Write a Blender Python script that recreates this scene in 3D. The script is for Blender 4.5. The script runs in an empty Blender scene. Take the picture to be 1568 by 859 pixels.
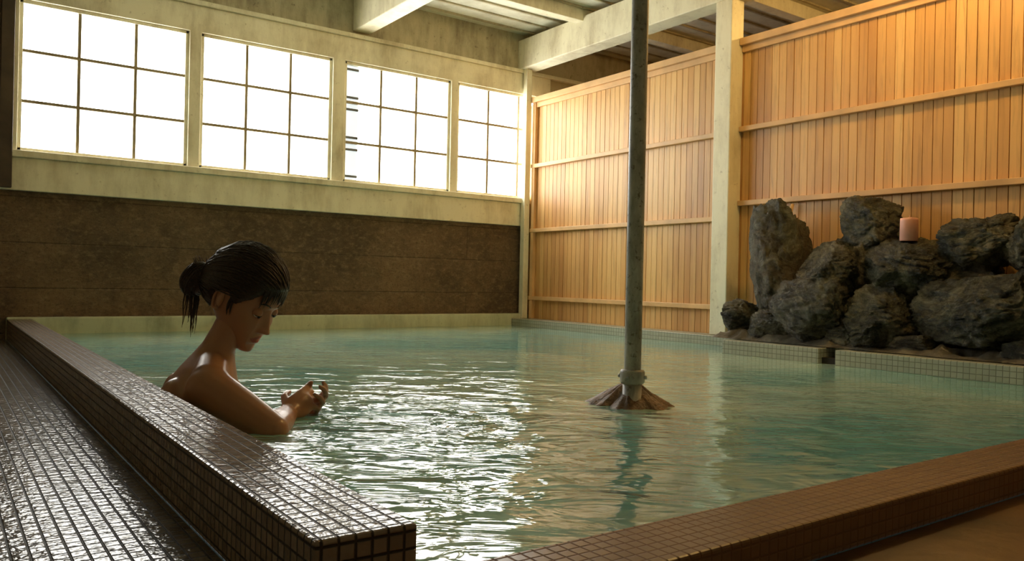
import bpy, bmesh, math, random
from mathutils import Vector, Matrix, noise
random.seed(7)
sc = bpy.context.scene
try:
    sc.view_settings.view_transform = 'Standard'
    sc.view_settings.look = 'None'
except Exception: pass
COL = sc.collection

# ---------------------------------------------------------------- materials
class NT:
    def __init__(s, name):
        m = bpy.data.materials.new(name); m.use_nodes = True
        s.m = m; s.t = m.node_tree; s.b = s.t.nodes['Principled BSDF']; s.out = s.t.nodes['Material Output']
    def n(s, typ, props=None, **inp):
        nd = s.t.nodes.new(typ)
        for k, v in (props or {}).items(): setattr(nd, k, v)
        for k, v in inp.items(): s.set(nd, k.replace('_', ' '), v)
        return nd
    def set(s, nd, key, v):
        if isinstance(key, str) and key.isdigit(): key = int(key)
        sk = nd.inputs[key]
        if isinstance(v, bpy.types.NodeSocket): s.t.links.new(v, sk)
        elif isinstance(v, bpy.types.Node): s.t.links.new(v.outputs[0], sk)
        else:
            if isinstance(v, (tuple, list)) and sk.type == 'RGBA' and len(v) == 3: v = (*v, 1)
            sk.default_value = v
    def math(s, op, a, b=None, c=None):
        nd = s.t.nodes.new('ShaderNodeMath'); nd.operation = op
        s.set(nd, 0, a)
        if b is not None: s.set(nd, 1, b)
        if c is not None: s.set(nd, 2, c)
        return nd.outputs[0]
    def mix(s, f, a, b, blend='MIX'):
        nd = s.t.nodes.new('ShaderNodeMix'); nd.data_type = 'RGBA'; nd.blend_type = blend
        s.set(nd, 0, f)
        for i, v in ((6, a), (7, b)):
            if isinstance(v, tuple) and len(v) == 3: v = (*v, 1)
            s.set(nd, i, v)
        return nd.outputs[2]
    def obj(s, scale=(1, 1, 1), rot=(0, 0, 0)):
        tc = s.t.nodes.new('ShaderNodeTexCoord'); mp = s.t.nodes.new('ShaderNodeMapping')
        s.t.links.new(tc.outputs['Object'], mp.inputs['Vector']); mp.inputs['Scale'].default_value = scale
        mp.inputs['Rotation'].default_value = rot
        return mp.outputs[0]
    def uv(s):
        return s.t.nodes.new('ShaderNodeTexCoord').outputs['UV']
    def noise(s, vec, scale, detail=4, rough=.55, dist=0):
        nd = s.n('ShaderNodeTexNoise'); s.set(nd, 'Vector', vec); s.set(nd, 'Scale', scale)
        s.set(nd, 'Detail', detail); s.set(nd, 'Roughness', rough); s.set(nd, 'Distortion', dist)
        return nd.outputs[0]
    def ramp(s, f, stops):
        nd = s.t.nodes.new('ShaderNodeValToRGB'); s.set(nd, 0, f); e = nd.color_ramp.elements
        while len(e) < len(stops): e.new(.5)
        for x, (p, c) in zip(e, stops): x.position = p; x.color = (*c, 1) if len(c) == 3 else c
        return nd.outputs[0]
    def bump(s, h, strength=.5, dist=.01, normal=None):
        nd = s.t.nodes.new('ShaderNodeBump'); s.set(nd, 'Height', h); s.set(nd, 'Strength', strength); s.set(nd, 'Distance', dist)
        if normal is not None: s.set(nd, 'Normal', normal)
        return nd.outputs[0]
    def fin(s, color=None, rough=None, normal=None, **kw):
        if color is not None: s.set(s.b, 'Base Color', color)
        if rough is not None: s.set(s.b, 'Roughness', rough)
        if normal is not None: s.set(s.b, 'Normal', normal)
        for k, v in kw.items(): s.set(s.b, k.replace('_', ' '), v)
        return s.m

def mat_tile(name, c1, c2, grout, size=.0205, rough=.22, mort=.0024, stain=.35, bumpd=.003, smooth=.7, wob=.45):
    t = NT(name); uv = t.uv()
    b = t.n('ShaderNodeTexBrick', dict(offset=0.0, squash=1.0))
    t.set(b, 'Vector', uv); t.set(b, 'Scale', 1.0); t.set(b, 'Brick Width', size); t.set(b, 'Row Height', size)
    t.set(b, 'Mortar Size', mort); t.set(b, 'Mortar Smooth', smooth); t.set(b, 'Color1', c1); t.set(b, 'Color2', c2); t.set(b, 'Mortar', grout)
    n = t.noise(t.obj(), 3.0, 5)
    col = t.mix(t.math('MULTIPLY', n, stain), b.outputs['Color'], tuple(x*.35 for x in c1))
    h = t.math('SUBTRACT', 1.0, b.outputs['Fac'])
    n2 = t.noise(t.obj(), 60.0, 2)
    h2 = t.math('ADD', h, t.math('MULTIPLY', n2, wob))
    r = t.math('ADD', t.math('MULTIPLY', b.outputs['Fac'], .5), rough)
    return t.fin(col, r, t.bump(h2, .9, bumpd))

def mat_paint(name, base, stain, amt=.5, sc_=2.5):
    t = NT(name); o = t.obj()
    n = t.noise(o, sc_, 8, .65); n2 = t.noise(t.obj((1, 1, .25)), 9, 6, .7)
    f = t.ramp(t.math('MULTIPLY', n, n2), [(.20, (0, 0, 0)), (.42, (1, 1, 1))])
    col = t.mix(t.math('MULTIPLY', f, amt), base, stain)
    n3 = t.noise(o, 24, 6, .75)
    col = t.mix(t.ramp(n3, [(.60, (0, 0, 0)), (.70, (amt, amt, amt))]), col, stain)
    return t.fin(col, .55, t.bump(t.noise(o, 30, 5), .3, .004))

def mat_boards(name, width, ca, cb, cc, axis=1, rough=.42):
    t = NT(name); o = t.obj()
    sp = t.n('ShaderNodeSeparateXYZ'); t.set(sp, 0, o)
    idx = t.math('FLOOR', t.math('DIVIDE', sp.outputs[axis], width))
    wn = t.n('ShaderNodeTexWhiteNoise', dict(noise_dimensions='1D')); t.set(wn, 'W', idx)
    cmb = t.n('ShaderNodeCombineXYZ'); t.set(cmb, 0, t.math('MULTIPLY', idx, 3.7))
    t.set(cmb, 1, t.math('MULTIPLY', sp.outputs[axis], 28)); t.set(cmb, 2, t.math('MULTIPLY', sp.outputs[2], 1.6))
    g = t.noise(cmb.outputs[0], 1.5, 7, .65, .6)
    col = t.ramp(wn.outputs['Value'], [(0, ca), (.5, cb), (1, cc)])
    col = t.mix(t.ramp(g, [(.5, (0, 0, 0)), (.78, (.6, .6, .6))]), col, tuple(x*.45 for x in ca))
    big = t.noise(t.obj((1, 1.6, .35)), 1.6, 4)
    col = t.mix(t.ramp(big, [(.52, (0, 0, 0)), (.78, (.6, .6, .6))]), col, (ca[0]*.55, ca[1]*.38, ca[2]*.34))
    return t.fin(col, rough, t.bump(g, .25, .003))

def mat_simple(name, c, rough=.5, var=.25, sc_=8, bumpd=.003, metallic=0., **kw):
    t = NT(name); o = t.obj(); n = t.noise(o, sc_, 6)
    col = t.mix(t.ramp(n, [(.35, (0, 0, 0)), (.7, (1, 1, 1))]), tuple(x*(1-var) for x in c), tuple(min(1, x*(1+var)) for x in c))
    return t.fin(col, rough, t.bump(t.noise(o, sc_*4, 4), .4, bumpd), Metallic=metallic, **kw)

def mat_emit(name, c, s):
    t = NT(name); return t.fin((.8, .8, .8), .4, None, Emission_Color=c, Emission_Strength=s)

M = {}
M['tile_dark'] = mat_tile('mosaic_tile_brown', (.27, .21, .16), (.40, .325, .26), (.03, .022, .015), rough=.16, bumpd=.0042, wob=.6)
M['tile_floor'] = mat_tile('mosaic_tile_floor', (.16, .128, .095), (.27, .225, .17), (.026, .02, .014), size=.0235, rough=.16, bumpd=.0045, wob=.6)
M['tile_front'] = mat_tile('mosaic_tile_front', (.29, .155, .07), (.33, .18, .085), (.245, .125, .058), rough=.3, bumpd=.0005, stain=.8)
M['tile_light'] = mat_tile('mosaic_tile_pale', (.44, .46, .35), (.52, .54, .42), (.20, .20, .14), size=.026, rough=.3, bumpd=.001, stain=.7)
M['cream'] = mat_paint('cream_paint', (.84, .79, .58), (.34, .26, .12), .6)
M['cream_old'] = mat_paint('aged_cream_paint', (.50, .44, .27), (.12, .088, .042), .85, 1.7)
M['ledge'] = mat_paint('pale_green_concrete', (.55, .58, .40), (.18, .18, .10), .65)
M['ceil'] = mat_paint('ceiling_paint', (.70, .70, .56), (.28, .23, .13), .5)
M['wood'] = mat_boards('cedar_boards', .052, (.61, .325, .105), (.73, .42, .145), (.80, .50, .19))
M['rail'] = mat_simple('cedar_rail', (.70, .43, .19), .45, .15, 5)
M['darkwood'] = mat_simple('dark_wood', (.075, .05, .03), .6, .4, 5)
M['sash'] = mat_simple('grey_sash_wood', (.16, .17, .17), .6, .3, 5)
M['concrete'] = mat_simple('wet_grey_concrete', (.10, .088, .062), .35, .5, 12, .015)
M['floor_br'] = mat_simple('brown_floor', (.15, .075, .032), .35, .5, 5, .004)
M['pool_in'] = mat_tile('pool_tile', (.40, .68, .62), (.48, .74, .68), (.22, .44, .41), size=.1, mort=.006, bumpd=.001)
M['dark'] = mat_simple('dark_void', (.02, .016, .012), .8)

def stone_wall():
    t = NT('stained_stone_wall'); uv = t.uv(); o = t.obj()
    b = t.n('ShaderNodeTexBrick', dict(offset=.5)); t.set(b, 'Vector', uv); t.set(b, 'Scale', 1.); t.set(b, 'Brick Width', 7.1)
    t.set(b, 'Row Height', .272); t.set(b, 'Mortar Size', .005); t.set(b, 'Mortar Smooth', .9)
    t.set(b, 'Color1', (.33, .205, .105)); t.set(b, 'Color2', (.28, .175, .09)); t.set(b, 'Mortar', (.13, .08, .04))
    n = t.noise(o, 1.7, 9, .74); n2 = t.noise(t.obj((1, 1, 1.6)), 16, 10, .82); n3 = t.noise(o, 42, 8, .85)
    col = t.mix(t.ramp(n, [(.40, (0, 0, 0)), (.60, (.85, .85, .85))]), b.outputs['Color'], (.115, .072, .038))
    col = t.mix(t.ramp(n2, [(.50, (0, 0, 0)), (.66, (.7, .7, .7))]), col, (.50, .35, .19))
    col = t.mix(t.ramp(n3, [(.50, (0, 0, 0)), (.62, (.65, .65, .65))]), col, (.08, .052, .027))
    h = t.math('ADD', t.math('MULTIPLY', b.outputs['Fac'], -.4), t.math('ADD', n2, t.math('MULTIPLY', n3, .6)))
    return t.fin(col, .5, t.bump(h, 1.0, .025))
M['stone'] = stone_wall()

def rock_mat():
    t = NT('wet_boulder_rock'); o = t.obj()
    n = t.noise(o, 6, 10, .74, .9); n2 = t.noise(o, 1.8, 4, .6); n3 = t.noise(t.obj((1, 1, 2.2)), 26, 9, .8, .5)
    col = t.ramp(n, [(.34, (.018, .019, .013)), (.46, (.075, .075, .052)), (.57, (.20, .195, .13)), (.68, (.46, .43, .30))])
    col = t.mix(t.ramp(n2, [(.45, (0, 0, 0)), (.65, (.5, .5, .5))]), col, (.18, .12, .06))
    col = t.mix(t.ramp(n3, [(.5, (0, 0, 0)), (.64, (.65, .65, .65))]), col, (.018, .017, .011))
    h = t.math('ADD', n, t.math('MULTIPLY', n3, .55))
    return t.fin(col, .26, t.bump(h, 1.0, .05))
M['rock'] = rock_mat()

def water_mat():
    t = NT('milky_spring_water'); o = t.obj()
    sp = t.n('ShaderNodeSeparateXYZ'); t.set(sp, 0, o)
    dx = t.math('SUBTRACT', sp.outputs[0], .88); dy = t.math('SUBTRACT', sp.outputs[1], 1.95)
    r = t.math('SQRT', t.math('ADD', t.math('MULTIPLY', dx, dx), t.math('MULTIPLY', dy, dy)))
    wob = t.noise(o, 3, 2)
    ring = t.math('SINE', t.math('MULTIPLY', t.math('ADD', r, t.math('MULTIPLY', wob, .35)), 40.0))
    fall = t.math('POWER', 2.718, t.math('MULTIPLY', r, -1.4))
    ringh = t.math('MULTIPLY', t.math('MULTIPLY', ring, fall), .26)
    # wave crests lie across the pool's long diagonal
    cu = t.math('SUBTRACT', t.math('MULTIPLY', sp.outputs[0], .50), t.math('MULTIPLY', sp.outputs[1], .36))
    cv = t.math('ADD', t.math('MULTIPLY', sp.outputs[0], .75), t.math('MULTIPLY', sp.outputs[1], 1.04))
    cx = t.n('ShaderNodeCombineXYZ'); t.set(cx, 0, cu); t.set(cx, 1, cv)
    n1 = t.noise(cx.outputs[0], 6.5, 3, .5, 1.0); n2 = t.noise(cx.outputs[0], 19, 2, .5, .6)
    amp = t.math('ADD', .34, t.math('MULTIPLY', fall, 2.1))
    h = t.math('ADD', t.math('MULTIPLY', t.math('ADD', n1, t.math('MULTIPLY', n2, .20)), amp), ringh)
    nrm = t.bump(h, 1.0, .0135)
    nc = t.noise(o, .9, 4, .55, .8); nc2 = t.noise(o, 3.4, 6, .65, 1.2)
    col = t.ramp(nc, [(.40, (.27, .60, .55)), (.56, (.58, .80, .65))])
    col = t.mix(t.ramp(nc2, [(.50, (0, 0, 0)), (.66, (.5, .5, .5))]), col, (.23, .54, .51))
    dif = t.n('ShaderNodeBsdfDiffuse'); t.set(dif, 'Color', col); t.set(dif, 'Normal', nrm)
    tr = t.n('ShaderNodeBsdfTransparent'); t.set(tr, 'Color', (.60, .96, .90))
    m1 = t.n('ShaderNodeMixShader'); t.set(m1, 0, .66); t.set(m1, 1, tr.outputs[0]); t.set(m1, 2, dif.outputs[0])
    gl = t.n('ShaderNodeBsdfGlossy'); t.set(gl, 'Roughness', .06); t.set(gl, 'Normal', nrm); t.set(gl, 'Color', (1, 1, 1))
    fr = t.n('ShaderNodeFresnel'); t.set(fr, 'IOR', 1.40); t.set(fr, 'Normal', nrm)
    m2 = t.n('ShaderNodeMixShader'); t.set(m2, 0, t.math('MINIMUM', t.math('MULTIPLY', fr.outputs[0], 1.08), .75)); t.set(m2, 1, m1.outputs[0]); t.set(m2, 2, gl.outputs[0])
    t.t.links.new(m2.outputs[0], t.out.inputs['Surface'])
    return t.m
M['water'] = water_mat()

def metal_mat():
    t = NT('weathered_galvanised_steel'); o = t.obj((1, 1, .4))
    n = t.noise(o, 14, 8, .7); n2 = t.noise(t.obj(), 60, 6, .7)
    col = t.ramp(n, [(.35, (.26, .25, .21)), (.55, (.50, .49, .43)), (.7, (.66, .65, .57))])
    col = t.mix(t.ramp(n2, [(.56, (0, 0, 0)), (.66, (.8, .8, .8))]), col, (.10, .075, .05))
    return t.fin(col, .42, t.bump(n2, .4, .002), Metallic=.0)
M['metal'] = metal_mat()
M['skin'] = mat_simple('skin', (.44, .225, .13), .32, .06, 9, .0006, Subsurface_Weight=.0)
M['lip'] = mat_simple('lip_skin', (.36, .11, .085), .35, .05, 9, .0003)
def hair_mat():
    t = NT('black_brown_hair'); n = t.noise(t.obj((6, 60, 60)), 6, 4)
    return t.fin(t.ramp(n, [(.3, (.012, .007, .004)), (.7, (.055, .03, .017))]), .40, t.bump(n, .5, .002))
M['hair'] = hair_mat()
M['eye'] = mat_simple('eye_white', (.7, .66, .6), .2, .02)
M['iris'] = mat_simple('dark_iris', (.02, .012, .008), .15, .02)
M['pink'] = mat_simple('pink_wax', (.80, .40, .31), .5, .08)
M['pane'] = mat_emit('glowing_daylight_pane', (1.0, .985, .93, 1), 10.5)  # panes glow by themselves, standing in for daylight from outside
M['pane_dim'] = mat_emit('dim_glowing_double_pane', (.62, .74, .82, 1), .95)  # weaker bluish glow imitates daylight dimmed by the doubled sash
M['bulb'] = mat_emit('warm_lamp_glass', (1.0, .62, .22, 1), 260)

# ---------------------------------------------------------------- mesh helpers
def box_uv(me):
    uvl = me.uv_layers.new(name='UVMap') if not me.uv_layers else me.uv_layers[0]
    for p in me.polygons:
        n = p.normal; a = max(range(3), key=lambda i: abs(n[i]))
        for li in p.loop_indices:
            c = me.vertices[me.loops[li].vertex_index].co
            uvl.data[li].uv = (c.y, c.z) if a == 0 else ((c.x, c.z) if a == 1 else (c.x, c.y))

def new_obj(name, bm, mats, parent=None, smooth=False, bevel=0, uv=True, seg=2):
    me = bpy.data.meshes.new(name); bmesh.ops.recalc_face_normals(bm, faces=bm.faces[:])
    bm.to_mesh(me); bm.free()
    for m in (mats if isinstance(mats, (list, tuple)) else [mats]): me.materials.append(M[m] if isinstance(m, str) else m)
    if uv: box_uv(me)
    for p in me.polygons: p.use_smooth = smooth
    ob = bpy.data.objects.new(name, me); COL.objects.link(ob)
    if parent: ob.parent = parent
    if bevel:
        b = ob.modifiers.new('bev', 'BEVEL'); b.width = bevel; b.segments = seg; b.limit_method = 'ANGLE'
    return ob

def bbox(bm, x0, x1, y0, y1, z0, z1, mi=0):
    vs = [bm.verts.new((x, y, z)) for x in (x0, x1) for y in (y0, y1) for z in (z0, z1)]
    for q in ((0, 1, 3, 2), (4, 6, 7, 5), (0, 4, 5, 1), (2, 3, 7, 6), (0, 2, 6, 4), (1, 5, 7, 3)):
        f = bm.faces.new([vs[i] for i in q]); f.material_index = mi

def boxes(name, lst, mat, parent=None, bevel=0):
    bm = bmesh.new()
    for b in lst: bbox(bm, *b)
    return new_obj(name, bm, mat, parent, bevel=bevel)

def empty(name, loc=(0, 0, 0)):
    e = bpy.data.objects.new(name, None); e.location = loc; COL.objects.link(e); e.empty_display_size = .1; return e

def add_tube(bm, pts, radii, seg=12, mi=0, cap=True):
    pts = [Vector(p) for p in pts]; rings = []
    up = None
    for i, p in enumerate(pts):
        d = (pts[min(i+1, len(pts)-1)] - pts[max(i-1, 0)]).normalized()
        if up is None: up = d.orthogonal().normalized()
        up = (up - d*up.dot(d)).normalized(); s = d.cross(up)
        r = radii[i] if isinstance(radii, (list, tuple)) else radii
        rings.append([bm.verts.new(p + (up*math.cos(a)+s*math.sin(a))*r) for a in [2*math.pi*k/seg for k in range(seg)]])
    for a, b in zip(rings[:-1], rings[1:]):
        for k in range(seg):
            f = bm.faces.new((a[k], a[(k+1) % seg], b[(k+1) % seg], b[k])); f.material_index = mi; f.smooth = True
    if cap:
        for r in (rings[0], rings[-1]):
            f = bm.faces.new(r); f.material_index = mi

def add_ell(bm, c, r, rot=None, u=24, v=16, mi=0):
    m = Matrix.Translation(Vector(c)) @ (rot.to_4x4() if rot else Matrix.Identity(4)) @ Matrix.Diagonal((*r, 1))
    g = bmesh.ops.create_uvsphere(bm, u_segments=u, v_segments=v, radius=1, matrix=m)
    for vv in g['verts']:
        for f in vv.link_faces: f.material_index = mi

def add_cap(bm, a, b, ra, rb, seg=16):
    a = Vector(a); b = Vector(b); d = (b-a).normalized()
    pts = []; rad = []
    for k in range(5):
        th = math.pi/2*(1-k/4.) * .97
        pts.append(a - d*ra*math.sin(th)); rad.append(ra*math.cos(th))
    pts2 = []; rad2 = []
    for k in range(5):
        th = math.pi/2*(k/4.) * .97
        pts2.append(b + d*rb*math.sin(th)); rad2.append(rb*math.cos(th))
    add_tube(bm, pts+pts2, rad+rad2, seg)

# ---------------------------------------------------------------- layout (metres, water level z=0)
YW, XW = 5.57, 4.15
CX0, CX1 = .341, .469          # left curb
FY0, FY1 = .70, .83            # front curb
ZF = -.03; ZC = 2.5
RX0, RX1, RY0 = -1.7, 7.0, -1.7

boxes('floor', [(RX0, CX0, RY0, YW, -.15, ZF)], 'tile_floor')
boxes('floor_front', [(CX0, XW, RY0, FY0, -.15, ZF)], 'floor_br')
boxes('floor_adjoining_room', [(XW+.06, RX1, RY0, YW, -.15, ZF)], 'floor_br')
boxes('ceiling', [(RX0, RX1, RY0, YW, ZC, ZC+.1)], 'ceil')
L = []
y = RY0+.12
while y < YW-.1:
    L.append((RX0, RX1, y, y+.018, ZC-.012, ZC)); y += .19
boxes('trim_ceiling_battens', L, 'cream_old')

# pool : one object, parts parented
POOL = empty('bathing_pool', (0, 0, 0))
boxes('basin', [(CX1-.02, 4.1, FY1-.02, YW-.02, -.85, -.75), (CX1-.09, CX1-.01, FY1-.1, YW-.02, -.85, -.035),
                     (CX1-.02, 4.1, FY1-.09, FY1-.01, -.85, -.035), (4.02, 4.1, FY1, YW-.02, -.85, .0), (CX1, 4.1, 5.5, YW-.02, -.85, 0),
                     (CX1-.01, .80, FY1, 5.5, -.75, -.43), (3.2, 4.02, FY1-.01, 5.5, -.75, -.30), (.8, 3.2, 5.05, 5.5, -.75, -.30)], 'pool_in', POOL)
bm = bmesh.new(); NX, NY = 120, 150; x0, x1, y0, y1 = CX1-.012, 4.03, FY1-.012, 5.51
g = [[bm.verts.new((x0+(x1-x0)*i/NX, y0+(y1-y0)*j/NY, 0)) for j in range(NY+1)] for i in range(NX+1)]
for i in range(NX+1):
    for j in range(NY+1):
        v = g[i][j]; r = math.hypot(v.co.x-.88, v.co.y-1.95)
        v.co.z = noise.noise(Vector((v.co.x*2.6, v.co.y*2.6, .3)))*(.0022+.003*math.exp(-r*1.3)) + .0030*math.sin(r*24)*math.exp(-r*1.8)
for i in range(NX):
    for j in range(NY): bm.faces.new((g[i][j], g[i+1][j], g[i+1][j+1], g[i][j+1]))
new_obj('water', bm, 'water', POOL, smooth=True)
boxes('curb_side', [(CX0, CX1, FY1, 5.5, ZF, .09)], 'tile_dark', POOL, bevel=.004)
boxes('curb_front', [(CX0, XW-.004, FY0, FY1, ZF, .03)], 'tile_front', POOL, bevel=.004)
boxes('rim', [(3.97, XW-.004, 2.93, 5.5, -.1, .06)], 'tile_light', POOL, bevel=.004)
boxes('ledge', [(CX0, XW-.004, 5.5, YW-.003, -.1, .10)], 'ledge', POOL, bevel=.008)
boxes('rim_platform', [(3.57, 3.72, 2.33, 2.93, -.1, .075), (3.57, 3.72, FY1, 2.24, -.1, .075), (3.72, XW-.004, FY1, 2.93, -.1, .078)], 'tile_light', POOL, bevel=.004)
boxes('drain_channel', [(3.60, 3.72, 2.24, 2.33, -.1, .03)], 'dark', POOL)

# window wall
boxes('wall_window', [(RX0, RX1, YW, YW+.18, -.15, .85), (RX0, .30, YW, YW+.18, .85, 2.0),
                      (4.36, RX1, YW, YW+.18, .85, 2.0)], 'stone')
boxes('wall_window_upper', [(RX0, RX1, YW, YW+.18, 2.0, ZC)], 'cream_old')
boxes('wall_left', [(RX0-.15, RX0, RY0, YW+.15, -.15, ZC)], 'cream_old')
boxes('wall_back', [(RX0, RX1, RY0-.15, RY0, -.15, ZC)], 'cream_old')
boxes('wall_adjoining', [(RX1, RX1+.15, RY0-.15, YW+.15, -.15, ZC)], 'cream_old')
boxes('trim_window_sill', [(.28, 4.37, YW-.035, YW+.1, .85, 1.045), (.28, 4.37, YW-.06, YW+.1, 1.045, 1.085)], 'cream', bevel=.004)
boxes('trim_window_header', [(.28, 4.37, YW-.03, YW+.1, 1.985, 2.16), (RX0, RX1, YW-.05, YW+.02, 2.16, 2.19)], 'cream', bevel=.004)
boxes('trim_dark_post', [(.285, .352, YW-.07, YW+.1, .86, ZC)], 'darkwood', bevel=.004)

M['muntin'] = mat_simple('muntin_wood', (.36, .29, .17), .5)
WG = [(.375, 1.335), (1.41, 2.34), (2.435, 3.355), (3.42, 4.36)]
for i, (a, b) in enumerate(WG):
    e = empty('window_%d' % (i+1), ((a+b)/2, YW, 1.08)); inv = Matrix.Translation(-e.location)
    z0, z1 = 1.085, 1.985; fw = .022
    fr = [(a, b, YW-.012, YW+.03, z0, z0+fw), (a, b, YW-.012, YW+.03, z1-fw, z1), (a, a+fw, YW-.012, YW+.03, z0, z1), (b-fw, b, YW-.012, YW+.03, z0, z1)]
    o1 = boxes('frame', fr, 'cream', bevel=.003)
    mu = []
    for k in (1, 2):
        xx = a+(b-a)*k/3; mu.append((xx-.009, xx+.009, YW-.004, YW+.02, z0, z1))
        zz = z0+(z1-z0)*k/3; mu.append((a, b, YW-.006, YW+.018, zz-.009, zz+.009))
    o2 = boxes('muntins', mu, 'muntin')
    px = a
    obs = [o1, o2]
    if i == 2:
        obs.append(boxes('overlapping_sash_pane', [(a, a+.13, YW+.02, YW+.03, z0, z1)], 'pane_dim'))
        obs.append(boxes('overlapping_sash_bars', [(a, a+.13, YW+.012, YW+.02, z0+q-.008, z0+q+.008) for q in (.05, .25, .34, .55, .64, .85)], 'sash'))
        px = a+.13
    obs.append(boxes('glass', [(px, b, YW+.02, YW+.03, z0, z1)], 'pane'))
    for o in obs: o.parent = e; o.matrix_parent_inverse = inv
posts = [(.352, .376)]+[(WG[k][1], WG[k+1][0]) for k in range(3)]
boxes('trim_window_mullions', [(a, b, YW-.03, YW+.1, 1.08, 1.99) for a, b in posts], 'cream', bevel=.004)

# ceiling beams
boxes('ceiling_beam', [(2.50, 2.64, RY0, YW, 2.22, ZC)], 'cream', bevel=.006)
boxes('ceiling_beam_over_partition', [(4.03, 4.19, RY0, YW, 2.19, ZC-.06)], 'cream', bevel=.006)
boxes('ceiling_beam_side', [(.80, .94, RY0, YW, 2.22, ZC)], 'cream_old', bevel=.006)
L = []
for yy in (4.72, 3.62, 2.52, 1.42, .32, -.78):
    for a, b in ((RX0, .8), (.94, 2.5), (2.64, RX1)): L.append((a, b, yy, yy+.09, 2.40, ZC))
boxes('ceiling_joists', L, 'cream', bevel=.004)

# timber partition
bm = bmesh.new(); w = .052; k = math.ceil(RY0/w)
while (k+1)*w < YW-.04:
    yy = k*w; dz = random.uniform(-.0015, .0015)
    bbox(bm, XW+dz, XW+.03, yy+.0020, yy+w-.0020, .05, 1.90); k += 1
bbox(bm, XW+.010, XW+.045, RY0, YW-.03, .04, 1.895)
new_obj('wall_wood_partition', bm, 'wood')
def rails(name, ya, yb, zs):
    L = [(XW-.035, XW, ya, yb, z-.016, z+.016) for z in zs]
    L.append((XW-.045, XW+.06, ya, yb, 1.90, 1.945)); L.append((XW-.02, XW, ya, yb, 1.86, 1.90))
    if yb > 4: L.append((XW-.03, XW, YW-.15, YW-.11, .06, 1.9))
    boxes(name, L, 'rail', bevel=.003)
rails('trim_rails_far', 3.418, YW-.10, (.235, .81, 1.36)); rails('trim_rails_near', RY0, 3.282, (.90, 1.37))
boxes('trim_corner_post', [(4.06, 4.115, YW-.10, YW-.045, .06, 2.2)], 'cream', bevel=.004)
boxes('wooden_post', [(4.03, 4.148, 3.285, 3.415, .061, 2.189), ], 'cream', bevel=.006)

# ---------------------------------------------------------------- steel pole and mound
e = empty('steel_pole', (1.745, 1.775, 0))
bm = bmesh.new()
add_tube(bm, [(0, 0, .09), (0, 0, .105), (0, 0, 2.45), (0, 0, ZC)], [.026]*4, 28)
ob = new_obj('pole_shaft', bm, 'metal', e, smooth=True)
bm = bmesh.new()
add_tube(bm, [(0, 0, .070), (0, 0, .073), (0, 0, .078), (0, 0, .108), (0, 0, .113), (0, 0, .115)], [.028, .035, .038, .038, .035, .028], 28)
add_tube(bm, [(0, 0, -.74), (0, 0, .08)], [.029, .029], 28)
for a in range(4):
    an = a*math.pi/2+.5; c = Vector((math.cos(an)*.040, math.sin(an)*.040, .093))
    add_tube(bm, [c-Vector((math.cos(an), math.sin(an), 0))*.005, c+Vector((math.cos(an), math.sin(an), 0))*.005], [.006, .006], 6)
new_obj('pole_coupling', bm, 'metal', e, smooth=True)
# rough mortar footing just breaking the surface behind the pipe
bm = bmesh.new(); rings = []
prof = [(.001, .070), (.02, .068), (.04, .056), (.06, .040), (.08, .027), (.10, .014), (.125, -.002), (.15, -.04), (.18, -.12), (.2, -.74)]
for r, z in prof:
    ring = []
    for q in range(96):
        a = 2*math.pi*q/96; p = Vector((math.cos(a), math.sin(a), 0))
        f = 1+.18*noise.noise(p*2.3+Vector((0, 0, 1.3)))+.14*noise.noise(p*6+Vector((0, 0, z*20)))
        zz = z+(.010*noise.noise(p*3+Vector((r*25, 0, 0)))+.006*noise.noise(p*9+Vector((r*60, 0, 5))))*min(1, r/.03)
        ring.append(bm.verts.new((.034+p.x*r*f, .040+p.y*r*f, zz)))
    rings.append(ring)
for A, B in zip(rings[:-1], rings[1:]):
    for q in range(96): bm.faces.new((A[q], A[(q+1) % 96], B[(q+1) % 96], B[q]))
bm.faces.new(rings[0])
M['mound'] = mat_simple('wet_reddish_mortar', (.21, .125, .075), .5, .6, 30, .02)
new_obj('mortar_footing', bm, 'mound', e, smooth=True)

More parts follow.
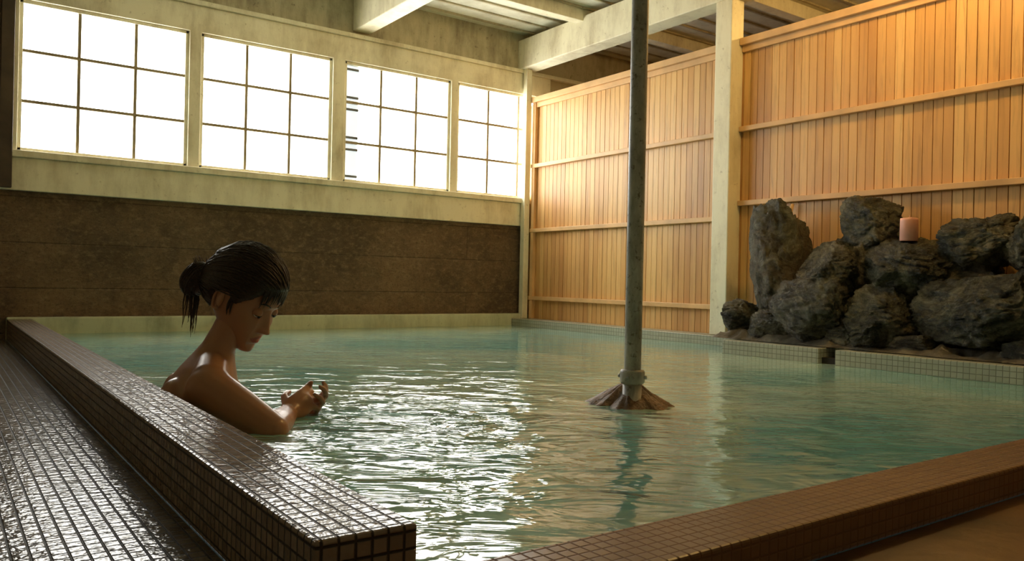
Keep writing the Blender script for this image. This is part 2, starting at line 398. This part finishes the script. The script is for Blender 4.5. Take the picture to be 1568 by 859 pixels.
# ---------------------------------------------------------------- boulders
pile = empty('boulder_pile', (3.85, 2.2, .08))
def rock(c, r, seed, rz=0, tilt=(0, 0), cuts=9, rough=1.0):
    rnd = random.Random(seed); bm = bmesh.new()
    bmesh.ops.create_icosphere(bm, subdivisions=6, radius=1)
    planes = []
    for _ in range(cuts+5):
        n = Vector((rnd.gauss(0, 1), rnd.gauss(0, 1), rnd.gauss(0, .8))).normalized(); planes.append((n, rnd.uniform(.60, .90)))
    off = Vector((seed*3.1, seed*1.7, seed*.9))
    for v in bm.verts:
        p = v.co.copy()
        p *= 1+.20*rough*noise.noise(p*1.4+off)
        for n, d in planes:
            q = p.dot(n)+.05*noise.noise(p*4+off)
            if q > d: p -= n*(q-d)*.93
        p *= 1.13
        q = Vector((p.x, p.y, p.z*1.8))
        rid = 1-abs(noise.noise(q*2.6+off))*2
        rid2 = 1-abs(noise.noise(q*6.5+off))*2
        p *= 1+rough*(.07*noise.noise(p*3.0+off)-.075*max(0, rid-.55)/.45 - .035*max(0, rid2-.5)/.5+.018*noise.noise(q*14+off)+.008*noise.noise(q*30+off))
        v.co = p
    R = Matrix.Rotation(rz, 4, 'Z') @ Matrix.Rotation(tilt[0], 4, 'X') @ Matrix.Rotation(tilt[1], 4, 'Y')
    mt = Matrix.Translation(Vector(c)-pile.location) @ R @ Matrix.Diagonal((*r, 1))
    bmesh.ops.transform(bm, matrix=mt, verts=bm.verts)
    for v in bm.verts: v.co.x = min(v.co.x, 4.10-pile.location.x+.02*noise.noise(v.co*8)); v.co.z = max(v.co.z, .0)
    rock.k += 1
    return new_obj('rock_%d' % rock.k, bm, 'rock', pile, smooth=True)
rock.k = 0
rock((3.94, 2.81, .47), (.16, .20, .38), 1, 0, (-.22, 0), 10)
rock((3.83, 3.00, .17), (.13, .12, .11), 2)
rock((3.80, 2.49, .26), (.17, .26, .19), 3, 0, (.15, 0), 6, .8)
rock((3.84, 2.44, .46), (.14, .17, .15), 4, 0, (-.1, 0), 5, .8)
rock((3.96, 2.30, .70), (.12, .17, .175), 5, 0, (.2, 0), 10)
rock((3.88, 2.03, .48), (.16, .23, .15), 6, 0, (.1, 0), 11, 1.2)
rock((3.79, 2.14, .23), (.16, .20, .16), 7, 0, (0, 0), 8)
rock((3.96, 1.76, .60), (.13, .18, .14), 8, 0, (-.1, 0), 10, 1.2)
rock((3.83, 1.69, .30), (.19, .30, .20), 9, 0, (0, 0), 12, 1.1)
rock((3.96, 1.50, .58), (.14, .16, .17), 10)
rock((3.85, 1.22, .28), (.19, .25, .22), 11)
rock((3.95, 2.32, .38), (.14, .22, .27), 12)
rock((3.95, 1.90, .30), (.13, .30, .26), 13)
rock((3.95, 1.40, .32), (.13, .25, .24), 14)
rock((3.95, 2.62, .26), (.14, .20, .20), 15)
rock((3.74, 2.30, .13), (.07, .10, .06), 16)
rock((3.76, 2.74, .15), (.10, .13, .09), 17)
rock((3.73, 1.93, .12), (.07, .12, .05), 18)
rock((3.73, 1.45, .12), (.07, .14, .05), 19)
bm = bmesh.new(); nx, ny = 24, 160
gg = [[None]*(ny+1) for _ in range(nx+1)]
for i in range(nx+1):
    for j in range(ny+1):
        x = 3.64+(4.12-3.64)*i/nx; y = 1.0+(3.08-1.0)*j/ny
        ed = min(1, i/4, (nx-i)/1.0+1, j/6, (ny-j)/6)
        q = Vector((x*9, y*9, 1))
        gg[i][j] = bm.verts.new((x+.02*noise.noise(Vector((x*5, y*5, 0))), y, .079+ed*(.04+.04*noise.noise(q)+.03*noise.noise(q*2.5))))
for i in range(nx):
    for j in range(ny): bm.faces.new((gg[i][j], gg[i+1][j], gg[i+1][j+1], gg[i][j+1]))
bmesh.ops.translate(bm, vec=-pile.location, verts=bm.verts)
new_obj('mortar_bed', bm, 'concrete', pile, smooth=True)

bm = bmesh.new()
add_tube(bm, [(0, 0, 0), (0, 0, .004), (0, 0, .10), (0, 0, .112), (0, 0, .116), (0, 0, .112)], [.038, .042, .041, .040, .034, .012], 32)
add_tube(bm, [(0, 0, .11), (.001, 0, .118), (.004, 0, .126)], .0016, 8)
c = new_obj('pink_pillar_candle', bm, 'pink', smooth=True); c.location = (3.88, 2.05, .616)
bm = bmesh.new(); add_tube(bm, [(4.06, 2.97, .35), (4.09, 2.93, .6), (4.12, 2.88, .87)], [.012, .012, .010], 10)
new_obj('wooden_stick', bm, 'rail', smooth=True)

# ---------------------------------------------------------------- lamps (globe pendants)
def lamp(x, y, z):
    e = empty('pendant_lamp', (x, y, z))
    bm = bmesh.new(); add_ell(bm, (0, 0, 0), (.06, .06, .06), u=32, v=20); new_obj('globe', bm, 'bulb', e, smooth=True)
    bm = bmesh.new(); add_tube(bm, [(0, 0, .055), (0, 0, .075), (0, 0, ZC-z-.015), (0, 0, ZC-z-.01), (0, 0, ZC-z)], [.03, .022, .012, .04, .045], 24)
    new_obj('fitting', bm, 'darkwood', e, smooth=True)
lamp(3.42, 1.90, 2.30)
lamp(4.75, 2.2, 2.17)

# ---------------------------------------------------------------- bather
W = empty('bathing_woman', (.622, 2.17, 0)); W.rotation_euler = (0, 0, math.atan2(-.272, .962))
bm = bmesh.new()
TR = [(-.425, -.085, .06, .10), (-.40, -.085, .10, .155), (-.34, -.085, .115, .172), (-.26, -.085, .105, .155), (-.17, -.085, .088, .125),
      (-.08, -.075, .090, .13), (0, -.062, .095, .142), (.06, -.054, .096, .152), (.105, -.045, .085, .142), (.14, -.034, .068, .106),
      (.170, -.022, .053, .066), (.20, -.004, .046, .051), (.24, .016, .044, .048), (.28, .034, .044, .047), (.30, .04, .03, .03)]
rings = []; N = 40
for z, cx, hd, hw in TR:
    rings.append([bm.verts.new((cx+hd*math.cos(a), hw*math.sin(a), z)) for a in [2*math.pi*q/N for q in range(N)]])
for A, B in zip(rings[:-1], rings[1:]):
    for q in range(N): bm.faces.new((A[q], A[(q+1) % N], B[(q+1) % N], B[q]))
bm.faces.new(rings[0]); bm.faces.new(rings[-1])
for s in (-1, 1):
    add_ell(bm, (-.028, s*.138, .094), (.059, .055, .056))
    add_cap(bm, (-.025, s*.04, .148), (-.030, s*.125, .114), .038, .046)
    add_ell(bm, (-.112, s*.075, .03), (.045, .06, .085))
    add_ell(bm, (.015, s*.07, -.02), (.044, .056, .050))
    add_cap(bm, (-.05, s*.09, -.335), (.34, s*.10, -.345), .085, .058)
    add_ell(bm, (.35, s*.10, -.345), (.056, .055, .056))
    add_cap(bm, (.35, s*.10, -.36), (.37, s*.10, -.67), .056, .036)
    add_cap(bm, (.335, s*.10, -.45), (.35, s*.10, -.54), .050, .040)
    add_cap(bm, (.35, s*.10, -.705), (.53, s*.115, -.722), .036, .024)
    add_ell(bm, (.47, s*.112, -.722), (.07, .042, .024))
    add_ell(bm, (-.11, s*.085, -.345), (.09, .09, .082))
arms = [(-1, (-.026, -.142, .094), (.118, -.235, .004), (.165, -.060, .012)),
        (1, (-.030, .140, .094), (.100, .215, -.080), (.200, .070, -.004))]
for s, sh, el, wr in arms:
    sh, el, wr = Vector(sh), Vector(el), Vector(wr)
    add_cap(bm, sh, sh.lerp(el, .5), .054, .049); add_cap(bm, sh.lerp(el, .5), el, .049, .039)
    add_ell(bm, el, (.039, .039, .039))
    add_cap(bm, el, el.lerp(wr, .35), .038, .038); add_cap(bm, el.lerp(wr, .35), wr, .038, .026)
def hand(wr, d, n, s):
    """wrist, pointing dir, palm normal, thumb-side sign"""
    wr, d, n = Vector(wr), Vector(d).normalized(), Vector(n)
    n = (n-d*n.dot(d)).normalized(); t = d.cross(n)*s
    R = Matrix((d, t, n)).transposed()
    add_cap(bm, wr-d*.01, wr+d*.02, .0225, .021)
    add_ell(bm, wr+d*.045, (.047, .036, .0155), R)
    add_ell(bm, wr+d*.03+t*.018+n*.006, (.03, .016, .014), R)
    spec = [(.027, .040, .024, .019, .0080, .40), (.0095, .044, .028, .020, .0083, .46), (-.0085, .041, .026, .020, .0080, .52), (-.0255, .033, .020, .018, .0070, .60)]
    for o, l1, l2, l3, r, cu in spec:
        base = wr+d*(.078-abs(o-.006)*.25)+t*o
        side = t*(o*3.0)
        p0 = base; a1 = cu; d1 = (d*math.cos(a1)+n*math.sin(a1)+side*.8).normalized()
        p1 = p0+d1*l1; a2 = cu*2.4; d2 = (d*math.cos(a2)+n*math.sin(a2)+side*.5).normalized()
        p2 = p1+d2*l2; a3 = cu*3.4; d3 = (d*math.cos(a3)+n*math.sin(a3)+side*.3).normalized()
        p3 = p2+d3*l3
        add_cap(bm, p0-d*.02, p0, r*1.1, r*1.1, 12); add_cap(bm, p0, p1, r*1.1, r, 12); add_cap(bm, p1, p2, r, r*.92, 12); add_cap(bm, p2, p3, r*.92, r*.78, 12)
    q0 = wr+d*.02+t*.022+n*.006; q1 = q0+(d*.6+t*.65+n*.45).normalized()*.034
    q2 = q1+(d*.85+t*.15+n*.6).normalized()*.028; q3 = q2+(d*.9-t*.1+n*.7).normalized()*.022
    add_cap(bm, q0, q1, .0125, .0105, 12); add_cap(bm, q1, q2, .0100, .0095, 12); add_cap(bm, q2, q3, .0095, .0078, 12)
hand(arms[0][3], (.62, .48, .36), (-.30, .80, -.45), 1)
hand(arms[1][3], (.62, -.55, .26), (-.45, -.60, .60), -1)
body = new_obj('body', bm, 'skin', W, smooth=True, uv=False)
rm = body.modifiers.new('one_surface', 'REMESH'); rm.mode = 'VOXEL'; rm.voxel_size = .0042; rm.use_smooth_shade = True
sm = body.modifiers.new('soft', 'SMOOTH'); sm.factor = .5; sm.iterations = 7

# head -------------------------------------------------------------
HM = Matrix.Translation((.048, 0, .320)) @ Matrix.Rotation(math.radians(-38), 4, 'Z') @ Matrix.Rotation(math.radians(33), 4, 'Y') @ Matrix.Scale(1.07, 4)
def G(a, s): return math.exp(-(a/s)**2)
def sstep(a, b, x):
    t = max(0, min(1, (x-a)/(b-a))); return t*t*(3-2*t)
def headp(d, feat=True):
    dx, dy, dz = d
    x = dx*(.092 if dx > 0 else .100); y = dy*.074; z = dz*.115
    k = max(0, -z/.115)
    y *= 1-.40*k**1.7
    if x < 0: x *= 1-.45*k
    x += .052*k**1.5
    if dx > 0:
        lim = .086
        if x > lim: x = lim+(x-lim)*.45
    if feat and dx > 0:
        w = sstep(0, .35, dx); ay = abs(y)
        t = max(0, min(1, (.022-z)/.052)); f = .023*t**1.15*sstep(-.046, -.035, z)*G(y, .0075+.005*t)
        f += .006*G(ay-.010, .006)*G(z+.034, .007)
        f -= .0105*G(ay-.031, .016)*G(z-.008, .012)
        f += .0045*G(z-.030, .008)*G(ay-.02, .03)
        f += .0055*G(ay-.042, .020)*G(z+.026, .020)
        f += .0065*G(z+.0575, .0048)*G(y, .017)+.0075*G(z+.0695, .0052)*G(y, .015)-.0025*G(z+.0635, .0022)*G(y, .02)
        f -= .004*G(z+.081, .006)*G(y, .02)
        f += .006*G(z+.100, .012)*G(y, .020)
        x += f*w
    return Vector((x, y, z))
NU, NV = 240, 190
bm = bmesh.new(); rows = []
for j in range(1, NV):
    th = math.pi*j/NV
    rows.append([bm.verts.new(headp((math.sin(th)*math.cos(2*math.pi*i/NU), math.sin(th)*math.sin(2*math.pi*i/NU), math.cos(th)))) for i in range(NU)])
top = bm.verts.new(headp((0, 0, 1))); bot = bm.verts.new(headp((0, 0, -1)))
for A, B in zip(rows[:-1], rows[1:]):
    for i in range(NU):
        f = bm.faces.new((A[i], A[(i+1) % NU], B[(i+1) % NU], B[i])); c = f.calc_center_median()
        yl = .0215*(1-((c.z+.0635)/.0115)**2) if abs(c.z+.0635) < .0115 else -1
        if c.x > .05 and abs(c.y) < yl: f.material_index = 1
for i in range(NU):
    bm.faces.new((top, rows[0][i], rows[0][(i+1) % NU])); bm.faces.new((bot, rows[-1][(i+1) % NU], rows[-1][i]))
for s in (-1, 1):
    R = Matrix.Rotation(s*.35, 3, 'Z') @ Matrix.Rotation(-.15, 3, 'Y')
    add_ell(bm, (-.008, s*.0725, -.006), (.014, .005, .024), R)
    pts = []
    for q in range(15):
        a = math.radians(-60+q*20)
        pts.append(Vector((-.010, s*.078, -.004)) + R @ Vector((-.017*math.sin(a)*1.0, 0, .029*math.cos(a)*(1 if math.cos(a) > 0 else 1.05))))
    add_tube(bm, pts, [.0028+.0012*math.sin(q/14*math.pi) for q in range(15)], 8)
    add_ell(bm, (-.003, s*.076, -.031), (.007, .004, .008), R)
head = new_obj('head', bm, ['skin', 'lip'], W, smooth=True, uv=False); head.matrix_local = HM
bm = bmesh.new()
for s in (-1, 1):
    c = Vector((.0745, s*.031, .0065)); add_ell(bm, c, (.0122,)*3, mi=0)
    add_ell(bm, c+Vector((.0105, 0, -.0058)), (.0032, .0052, .0052), mi=1)
    g0 = bmesh.ops.create_uvsphere(bm, u_segments=24, v_segments=18, radius=.0134, matrix=Matrix.Translation(c))
    for v in g0['verts']:
        for f in v.link_faces: f.material_index = 2
    dele = [v for v in g0['verts'] if (v.co-c).z < -.0050 and (v.co-c).x > 0]
    bmesh.ops.delete(bm, geom=dele, context='VERTS')
    pts = []
    for q in range(11):
        a = math.radians(-65+13*q); pts.append(c+Vector((math.cos(a)*.0132, math.sin(a)*.0132, -.0052+.0015*math.cos(a))))
    add_tube(bm, pts, [.0004]+[.0011]*9+[.0004], 6, 1)
    pts = []
    for q in range(9):
        u = q/8.; yy = .013+.034*u; p = headp(Vector((1, s*yy/.083, (.031+.006*math.sin(u*2.4))/.100)).normalized()); p.z = .030+.006*math.sin(u*2.4); p.y = s*yy
        pts.append(p+Vector((.0015, 0, 0)))
    add_tube(bm, pts, [.0010]+[.0018]*6+[.0012, .0005], 6, 1)
ey = new_obj('eyes', bm, ['eye', 'iris', 'skin'], W, smooth=True, uv=False); ey.matrix_local = HM
# hair
bm = bmesh.new()
def zb(az):
    az = abs(az)
    P = [(0, .50), (35, .46), (56, .22), (68, .04), (76, .04), (86, .18), (100, .10), (112, -.22), (130, -.42), (180, -.52)]
    for (a, u), (b, v) in zip(P[:-1], P[1:]):
        if az <= b: return u+(v-u)*(az-a)/(b-a)
    return -.52
def hoff(d):
    return .011+.014*max(0, d.z)+.010*max(0, -d.x)
def hairp(d, extra=0):
    d = d.normalized(); p = headp(d, False); n = Vector((d.x/.1, d.y/.074, d.z/.115)).normalized(); return p+n*(hoff(d)+extra)
NU, NV = 200, 120
grid = {}
for j in range(0, NV+1):
    th = math.radians(1)+math.radians(140)*j/NV
    for i in range(NU):
        ph = 2*math.pi*i/NU; d = Vector((math.sin(th)*math.cos(ph), math.sin(th)*math.sin(ph), math.cos(th)))
        b = zb(math.degrees(math.atan2(d.y, d.x)))
        if d.z > b-.02:
            t = min(1, (d.z-b+.02)/.14); ex = -(1-t)*.013
            ex += .0016*noise.noise(Vector((math.atan2(d.y, d.z+.0)*14, d.x*2.0, 0)))
            grid[(i, j)] = bm.verts.new(hairp(d, ex))
for j in range(NV):
    for i in range(NU):
        ks = [(i, j), ((i+1) % NU, j), ((i+1) % NU, j+1), (i, j+1)]
        if all(k_ in grid for k_ in ks): bm.faces.new([grid[k_] for k_ in ks])
bm.faces.new([grid[(i, 0)] for i in range(NU)])
bun_d = Vector((-.93, -.30, -.16)).normalized(); bun_c = hairp(bun_d)+Vector((-.014, -.006, -.004))
add_ell(bm, bun_c, (.036, .037, .046), Matrix.Rotation(.3, 3, 'Y'), 32, 24)
rnd = random.Random(5)
for k in range(320):
    az = rnd.uniform(-125, 125); a = math.radians(az); z = zb(az)+rnd.uniform(.04, .70)
    z = min(.97, z); h = math.sqrt(1-z*z); d0 = Vector((h*math.cos(a), h*math.sin(a), z))
    pts = []
    ex0 = rnd.uniform(-.0005, .0024)
    for q in range(9):
        u = q/8.; d = d0.lerp(bun_d+Vector((0, rnd.uniform(-.01, .01), 0)), u**1.1)
        if d.length < .05: d = Vector((-.1, 0, .3))
        pts.append(hairp(d, ex0))
    add_tube(bm, pts, [.0006]+[.0017]*7+[.001], 5)
for k in range(50):
    a0 = rnd.uniform(0, 6.28); tl = rnd.uniform(-1.1, 1.1); pts = []
    for q in range(10):
        a = a0+q*.42; dd = Vector((math.sin(tl)*.9, math.cos(a)*math.cos(tl), math.sin(a)*math.cos(tl)))
        pts.append(bun_c+Vector((dd.x*.037, dd.y*.038, dd.z*.047)))
    add_tube(bm, pts, .0018, 5)
# light, side-swept fringe
for k in range(80):
    yy = rnd.uniform(-.66, .60); d0 = Vector((.35, yy*.5+.12, .9)).normalized(); zend = rnd.uniform(.32, .52)-abs(yy)*.22
    d1 = Vector((.93, yy, zend)).normalized(); pts = []
    for q in range(9):
        u = q/8.; pts.append(hairp(d0.lerp(d1, u), .002*math.sin(u*2.6)-.009*u))
    add_tube(bm, pts, [.001]+[.0018]*6+[.0009, .0003], 5)
for k in range(30):
    st = bun_c+Vector((rnd.uniform(-.004, .022), rnd.uniform(-.02, .02), -.03)); ln = rnd.uniform(.03, .095); sw = rnd.uniform(-.015, .008)
    pts = [st+Vector((sw*(q/6.)**2+.62*ln*(q/6.), rnd.uniform(-.002, .002), -ln*q/6.)) for q in range(7)]
    add_tube(bm, pts, [.0018]*4+[.0012, .0008, .0004], 5)
for k in range(26):
    st = bun_c+Vector((-.01, rnd.uniform(-.03, .03), .03)); ln = rnd.uniform(.015, .04)
    pts = [st+Vector((-ln*.5*(q/4.), rnd.uniform(-.003, .003), ln*(q/4.)-(q/4.)**2*ln*.4)) for q in range(5)]
    add_tube(bm, pts, [.0011, .0010, .0008, .0006, .0003], 4)
for s in (-1, 1):
    for k in range(9):
        x = rnd.uniform(.018, .034); ln = rnd.uniform(.04, .075)
        pts = []
        for q in range(7):
            u = q/6.; z = .03-ln*u; dd = Vector((x/.092, s*1.0, z/.115)).normalized(); p = headp(dd, False); pts.append(p+Vector((0, s*(.003-.001*u), 0)))
        add_tube(bm, pts, [.0014]*5+[.0008, .0004], 5)
hair = new_obj('hair', bm, 'hair', W, smooth=True, uv=False); hair.matrix_local = HM

# ---------------------------------------------------------------- world, camera
w = bpy.data.worlds.new('World'); sc.world = w; w.use_nodes = True
w.node_tree.nodes['Background'].inputs[0].default_value = (.9, .95, 1, 1); w.node_tree.nodes['Background'].inputs[1].default_value = .3
cd = bpy.data.cameras.new('camera'); cam = bpy.data.objects.new('camera', cd); COL.objects.link(cam)
cd.sensor_width = 36; cd.lens = 28.1; cd.clip_start = .02
F = Vector((.585, .811, 0)).normalized(); R = Vector((F.y, -F.x, 0)); U = Vector((0, 0, 1)); a = .0217
X = R*math.cos(a)+U*math.sin(a); Y = U*math.cos(a)-R*math.sin(a); Z = -F
mw = Matrix((X, Y, Z)).transposed().to_4x4(); mw.translation = (0, 0, .38)
cam.matrix_world = mw
sc.camera = cam
